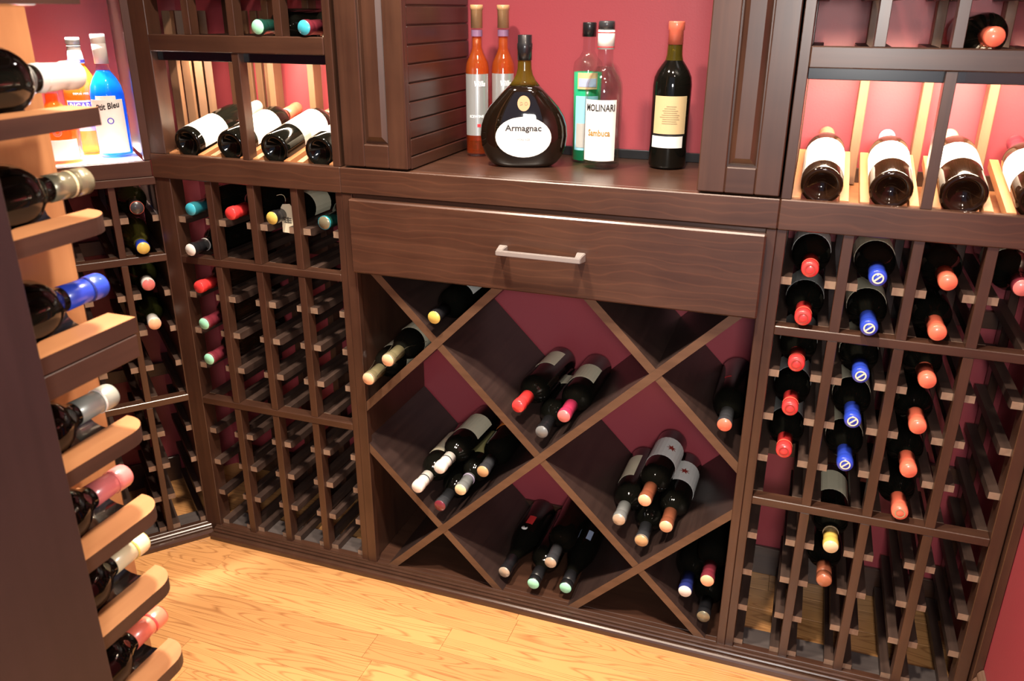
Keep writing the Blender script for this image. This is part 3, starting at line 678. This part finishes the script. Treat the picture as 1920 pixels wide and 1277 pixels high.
# display bottles, neck pointing back and up
def disp(label, x, lab, labz, cap, group, **k):
    tilt = math.radians(11.5); r = Matrix.Rotation(-(PI / 2 - tilt), 3, 'X'); return bottle(label, (x, .024, 1.1195), r, cap=cap, lab=lab, labz=labz, laba=(-180 - 20, 20), group=group, **k)
G = 'bottles tilted back on the display shelves'
disp('tilted bottle with large white label at the left end of the left display shelf', cx(L1, 0) - .004, 'white', (.02, .115), 'white', G, glass=BLK)
disp('tilted bottle with orange red capsule, second on the left display shelf', cx(L1, 1), 'white', (.06, .165), 'salmon', G)
t = disp('tilted bottle with white label and grey band, third on the left display shelf', cx(L1, 2) + .002, 'white', (.105, .185), 'brown', G, glass=BLK)
newobj('label_band', patch('label_band', BR, .075, .105, -200, 20, P['grey']), t)
disp('tilted bottle with white label at the right end of the left display shelf', cx(L1, 3) + .002, 'white', (.04, .14), 'red', G)
disp('tilted bottle with tall white label and salmon capsule, first on the right display shelf', cx(SR, 0), 'white', (.038, .165), 'salmon', G, glass=BLKB)
disp('tilted bottle with white label and violet blue capsule, second on the right display shelf', cx(SR, 1), 'white', (.070, .165), 'lilac', G, glass=BLKB)
disp('wide tilted bottle with cream label and tan capsule, third on the right display shelf', cx(SR, 2), 'white', (.080, .160), 'peach', G, glass=BLKB, scale=1.06)
disp('tilted bottle with dark red capsule at the right end of the right display shelf', cx(SR, 3), 'white', (.065, .165), 'maroon', G, glass=BLKB)
# near rack bottles (necks to +y)
G = 'bottles in the foreground display rack'
NB = [(1.3495, 'white', 'white', 'wide white capsule and black neck', 'black', -1.010, 'foil'), (1.2530, 'olivem', 'olivem', 'bronze screw cap with pale rings', 'cream', -1.0225, 'screw'),
      (1.1490, 'blue', 'blue', 'metallic blue capsule', 'navy', -1.028, 'foil'), (1.0325, 'silver', 'silver', 'dull silver capsule', 'white', -1.041, 'foil'),
      (.9375, 'pink', 'pink', 'dusty pink capsule', 'pink', -1.043, 'foil'), (.8480, 'cream', 'gold', 'cream and gold capsule', 'gold', -1.037, 'foil'), (.7400, 'salmon', 'red', 'salmon red capsule', 'red', -1.0315, 'foil')]
for z, c, tp, d, bd, yc, ck in NB:
    z = 1.4286 + (z + .0195 - 1.4286) * 1.27; yc = -1.6396 + (yc + 1.6396) * 1.27
    r = Matrix.Rotation(PI, 3, 'Z') @ LYING
    bottle(f'dark bottle with {d} on the foreground rack', Vector((.1767, yc - LEN, z)), r, cap=c, top=tp, capkind=ck, lab='white', labz=(.05, .145), laba=(-30, 210), group=G,
           band=(bd, .2795) if ck == 'foil' and c != 'white' else (('cream', .2755) if ck == 'screw' else ('white', .25)))

# ------------------------------------------------------------------ standing bottles
def standing(name, label, loc, parts, rotz=0, group=None):
    t = thing(name, label, 'bottle', loc, Matrix.Rotation(rotz, 3, 'Z'), group, off=False)
    for p in parts: newobj(p[0], lathe(p[0], p[1], p[2], 32), t)
    return t
GC = 'spirit and wine bottles on the dark counter'
ZC = ZFT + .0005
def ice(x, y, label):
    out = ((0, .024), (.003, .0275), (.006, .0285), (.200, .0285), (.214, .0265), (.226, .021), (.238, .0155), (.248, .0125), (.330, .0122))
    inn = ((.007, 0), (.007, .0265), (.200, .0268), (.214, .0245), (.226, .0190), (.238, .0135), (.248, .0105), (.272, .0104), (.272, 0))
    t = standing('dessert_wine_bottle', label, (x, y, ZC), (('glass_body', ((.0, 0),) + out, CLR), ('liquid', inn, AMB),
        ('capsule', ((.290, .0128), (.290, .0135), (.329, .0135), (.330, .0150), (.339, .0150), (.340, .0140), (.340, 0)), F['tan'])), 0, 'matching dessert wine bottles')
    newobj('neck_band', patch('neck_band', .0124, .272, .286, 0, 359.9, plain('mauve_cork_band', (.22, .12, .22), .4), 20), t)
    A = -90 + 18
    newobj('label', patch('label', .0286, .050, .190, A - 62, A + 62, P['silver'], 18), t)
    wraptext('Villa', .017, .0288, .168, A + 12, P['whiteink'], t, shear=.3); wraptext('ICEWINE', .0085, .0288, .094, A, P['whiteink'], t)
    newobj('red_leaf_mark', patch('red_leaf_mark', .0292, .070, .077, A + 2, A + 18, P['brightred'], 4), t)
    return t
ice(.2480, .262, 'slim orange dessert wine bottle with silver label, closest to the grooved cabinet side')
ice(.2990, .300, 'slim orange dessert wine bottle with silver label, half hidden behind the flat flask bottle')
# flask
def flask():
    t = thing('flask_bottle', 'wide flat teardrop flask of dark brandy with oval white label', 'bottle', (.3985, .165, ZC), Matrix.Rotation(math.radians(17), 3, 'Z'), GC, off=False)
    prof = [(0, .055, .026), (.003, .066, .031), (.010, .076, .034), (.025, .087, .038), (.045, .0945, .040), (.068, .0975, .041), (.090, .0955, .040), (.110, .089, .038), (.130, .077, .035), (.148, .061, .031),
            (.163, .046, .027), (.175, .034, .023), (.186, .025, .0195), (.198, .0185, .0165), (.210, .0155, .0150), (.228, .0145, .0145)]
    def fl(name, pr, m, close=True, segs=40):
        bm = bmesh.new(); rings = []
        for z, a, b in pr:
            e = 2.0 + (.9 if a > .03 else 0); R = []
            for i in range(segs):
                th = 2 * PI * i / segs; c, s = math.cos(th), math.sin(th)
                R.append(bm.verts.new((a * math.copysign(abs(c) ** (2 / e), c), b * math.copysign(abs(s) ** (2 / e), s), z)))
            rings.append(R)
        for A, B in zip(rings, rings[1:]):
            for i in range(segs): j = (i + 1) % segs; bm.faces.new((A[i], A[j], B[j], B[i]))
        bm.faces.new(rings[0][::-1])
        if close: bm.faces.new(rings[-1])
        bmesh.ops.recalc_face_normals(bm, faces=bm.faces)
        return newobj(name, mesh_bm(name, bm, m, smooth=True), t)
    fl('glass_body', prof[:12], DRKB); fl('neck', [(z, a * 1.0, b) for z, a, b in prof[11:]] + [(.262, .0135, .0135)], OLN)
    newobj('stopper', lathe('stopper', ((.228, .0150), (.228, .0160), (.248, .0160), (.251, .0168), (.262, .0168), (.264, .0155), (.279, .0155), (.280, .0145), (.280, 0)), F['black'], 24), t)
    def oval(name, rx, rz, zc, y, m, ring=None):
        bm = bmesh.new(); n = 32; V = [bm.verts.new((rx * math.cos(2 * PI * i / n), y, zc + rz * math.sin(2 * PI * i / n))) for i in range(n)]
        W = [bm.verts.new((rx * .985 * math.cos(2 * PI * i / n), y - .0012, zc + rz * .985 * math.sin(2 * PI * i / n))) for i in range(n)]
        if ring:
            W2 = [bm.verts.new((rx * ring * math.cos(2 * PI * i / n), y - .0012, zc + rz * ring * math.sin(2 * PI * i / n))) for i in range(n)]
            for i in range(n): j = (i + 1) % n; bm.faces.new((W[i], W[j], W2[j], W2[i]))
        else:
            bm.faces.new(W)
            for i in range(n): j = (i + 1) % n; bm.faces.new((V[i], V[j], W[j], W[i]))
        bmesh.ops.recalc_face_normals(bm, faces=bm.faces)
        return newobj(name, mesh_bm(name, bm, m), t)
    oval('oval_label', .062, .0440, .068, -.0412, P['white']); oval('label_border', .0565, .0395, .068, -.0414, P['greyink'], .975)
    oval('wax_seal', .0140, .0165, .140, -.0352, F['tan'])
    def flat(s, size, z, m, x=0, y=-.0428, width=None, shear=0):
        me = textmesh(s, size, width=width, shear=shear); me.transform(Matrix.Translation((x, y, z)) @ Matrix.Rotation(PI / 2, 4, 'X')); me.materials.clear(); me.materials.append(m); newobj('lettering', me, t)
    flat('Armagnac', .018, .088, P['darkink'], width=.080); flat('HORS AGE', .006, .064, P['greyink']); flat('D O', .010, .140, P['brownink'], y=-.0368)
flask()
# green liqueur
t = standing('liqueur_bottle', 'green liqueur bottle with black cap standing behind the clear bottle', (.5150, .268, ZC), (
    ('glass_body', ((0, 0), (0, .026), (.004, .031), (.205, .0335), (.222, .031), (.232, .020), (.246, .0135), (.285, .0125)), CLR),
    ('liquid', ((.006, 0), (.006, .0285), (.200, .0315), (.200, 0)), GRN),
    ('cap', ((.275, .0140), (.275, .0155), (.303, .0155), (.305, .0145), (.305, 0)), F['black'])), group=GC)
A = -90 + 14
newobj('label', patch('label', .0328, .030, .150, A - 48, A + 48, P['lblue'], 12), t); newobj('upper_label', patch('upper_label', .0336, .165, .200, A - 40, A + 40, P['tan'], 10), t)
newobj('label_panel', patch('label_panel', .0333, .036, .090, A - 40, A + 40, P['grey'], 12), t)
newobj('upper_panel', patch('upper_panel', .0342, .170, .188, A - 34, A + 34, P['bluegrey'], 10), t)
# sambuca
t = standing('spirit_bottle', 'clear glass spirit bottle with white label, black cap and red ringed collar', (.5690, .205, ZC), (
    ('glass_body', ((0, 0), (0, .034), (.003, .0385), (.008, .0405), (.165, .0410), (.182, .0390), (.196, .033), (.207, .0245), (.216, .0190), (.226, .0170), (.290, .0155)), CLR),
    ('liquid', ((.012, 0), (.012, .0375), (.165, .0380), (.182, .0360), (.196, .030), (.207, .0215), (.216, .0160), (.216, 0)), CLRL),
    ('collar', ((.252, .0165), (.252, .0182), (.291, .0180), (.291, .0165)), P['white']),
    ('cap', ((.291, .0165), (.291, .0175), (.306, .0175), (.309, .0160), (.309, 0)), F['dgrey'])), group=GC)
A = -90 + 10
newobj('label', patch('label', .0411, .020, .150, A - 62, A + 46, P['white'], 18), t)
for z in (.256, .285): newobj('red_ring', patch('red_ring', .0182, z, z + .0018, 0, 359.9, P['brightred'], 24, .0004), t)
wraptext('MOLINARI', .0200, .0413, .133, A - 6, P['darkink'], t, width=.066); wraptext('Sambuca', .0190, .0413, .080, A - 8, P['goldink'], t, width=.050)
# standing red wine
t = standing('wine_bottle', 'upright dark wine bottle with red capsule and tan engraved label', (.7080, .262, ZC), (
    ('glass_body', ((0, 0), (0, .035), (.004, .040), (.008, .0415), (.178, .0420), (.195, .0400), (.208, .0345), (.220, .0265), (.230, .0190)), BLK),
    ('neck', ((.230, .0190), (.242, .0165), (.270, .0155), (.272, .0150)), OLN),
    ('wine_in_neck', ((.228, .0170), (.240, .0150), (.262, .0140), (.262, 0)), BLK),
    ('capsule', ((.262, .0158), (.262, .0165), (.290, .0158), (.292, .0175), (.306, .0175), (.309, .0165), (.309, 0)), F['salmon'])), group=GC)
A = -90 + 8
newobj('label', patch('label', .0421, .078, .158, A - 52, A + 52, P['tan'], 18), t); newobj('lower_label', patch('lower_label', .0421, .048, .073, A - 56, A + 46, P['white'], 18), t)
newobj('label_rule', patch('label_rule', .0421, .0745, .0765, A - 54, A + 52, P['darkink'], 18), t)
for i in range(9):                                         # faint engraved landscape strokes
    z = .100 + i * .0045; b = 30 - abs(i - 3) * 2.5
    newobj('engraving', patch('engraving', .0426, z, z + .0016, A - b + (i % 3) * 3, A + b - (i % 2) * 5, P['brownink'], 10), t)
# corner counter bottles
GK = 'bottles on the white corner counter'
def kpos(s, d): p = PC + aa * s + nn * d; return (p.x, p.y, 1.0770)
VA = math.degrees(math.atan2(CP[1] - .02, CP[0] + .62))     # azimuth toward the room for label centres
t = standing('liqueur_bottle', 'tall bottle of bright blue liqueur with silver cap and white label', kpos(.062, .125), (
    ('glass_body', ((0, 0), (0, .035), (.005, .040), (.150, .0405), (.170, .0370), (.188, .0290), (.202, .0195), (.212, .0150), (.225, .0140)), CLR),
    ('liquid', ((.006, 0), (.006, .0385), (.150, .0388), (.170, .0350), (.188, .0270), (.202, .0175), (.206, .0150), (.206, 0)), BLU),
    ('cap', ((.222, .0148), (.222, .0165), (.268, .0165), (.269, .0158), (.2700, .0168), (.288, .0168), (.290, .0155), (.290, 0)), F['white'])), group=GK)
A = VA - 8
newobj('label', patch('label', .0406, .012, .140, A - 58, A + 58, P['white'], 18), t)
newobj('label_peak', patch('label_peak', .0404, .140, .149, A - 34, A + 34, P['white'], 12, taper=.985), t)
wraptext("Ptit Bleu", .0200, .0409, .124, A + 2, P['darkink'], t, shear=.2, width=.056, tilt=math.radians(8))
m_ = lathe('round_emblem', ((.0, .0052), (.0006, .0075), (0, .0078)), P['blueink'], 18, cache=False)
o = newobj('round_emblem', m_, t); o.matrix_local = Matrix.Rotation(math.radians(A + 6), 4, 'Z') @ Matrix.Translation((.0412, 0, .090)) @ Matrix.Rotation(PI / 2, 4, 'Y')
t = standing('spirit_bottle', 'amber aniseed spirit bottle with white neck behind the blue liqueur', kpos(.112, .205), (
    ('glass_body', ((0, 0), (0, .038), (.005, .043), (.150, .0435), (.175, .0405), (.195, .0310), (.212, .0215), (.225, .0175)), CLR),
    ('liquid', ((.006, 0), (.006, .0415), (.150, .0418), (.175, .0385), (.195, .0290), (.212, .0195), (.222, .0160), (.222, 0)), AMB2),
    ('neck_sleeve', ((.220, .0190), (.228, .0182), (.258, .0150), (.258, .0140)), F['white']),
    ('cap', ((.258, .0150), (.258, .0162), (.262, .0162), (.2625, .0150), (.265, .0150), (.2655, .0165), (.279, .0165), (.281, .0150), (.281, 0)), F['silver'])), group=GK)
A = VA - 2
newobj('label', patch('label', .0436, .060, .134, A - 52, A + 52, P['white'], 18), t); newobj('banner', patch('banner', .0440, .108, .130, A - 48, A + 48, P['blueink'], 18), t)
newobj('neck_band', patch('neck_band', .0192, .221, .229, 0, 359.9, P['blueink'], 24), t)
wraptext('RICARD', .0225, .0444, .119, A, P['whiteink'], t, width=.062); wraptext('DEPUIS 1932', .0065, .0436, .150, A, P['whiteink'], t); wraptext('RICARD', .006, .0196, .225, A, P['whiteink'], t)
wraptext('45', .014, .0440, .076, A + 18, P['blueink'], t)
t = standing('decanter_bottle', 'squat amber brandy bottle with white label at the left of the white counter', kpos(.185, .100), (
    ('glass_body', ((0, 0), (0, .042), (.005, .047), (.085, .049), (.105, .046), (.120, .036), (.132, .022), (.142, .0165), (.185, .0155)), CLR),
    ('liquid', ((.008, 0), (.008, .0445), (.085, .0465), (.105, .0435), (.120, .0335), (.132, .0195), (.142, .0145), (.158, .0140), (.158, 0)), AMB),
    ('stopper', ((.165, .0150), (.165, .0168), (.182, .0168), (.183, .0195), (.205, .0195), (.207, .018), (.207, 0)), F['cork'])), group=GK)
A = VA
newobj('label', patch('label', .0491, .008, .056, A - 50, A + 50, P['white'], 18), t)
m_ = lathe('wax_emblem', ((.0, .004), (.0015, .009), (0, .0105)), F['salmon'], 18, cache=False)
o = newobj('wax_emblem', m_, t); o.matrix_local = Matrix.Rotation(math.radians(A), 4, 'Z') @ Matrix.Translation((.0485, 0, .074)) @ Matrix.Rotation(PI / 2, 4, 'Y')
# recessed ceiling lamps (fixtures)
for i, (x, y, d) in enumerate(((.20, -.52, 'over the diamond bins side of the floor'), (.80, -.66, 'in front of the right wine rack'), (1.25, -1.2, 'nearest the doorway'))):
    f = thing('recessed_light', 'round recessed ceiling light ' + d, 'light', (x, y, 2.385))
    newobj('trim_ring', lathe('trim_ring', ((.014, .066), (.002, .068), (.0, .075), (.0, .090), (.014, .090)), WHITE, 28), f)
bpy.context.view_layer.update()
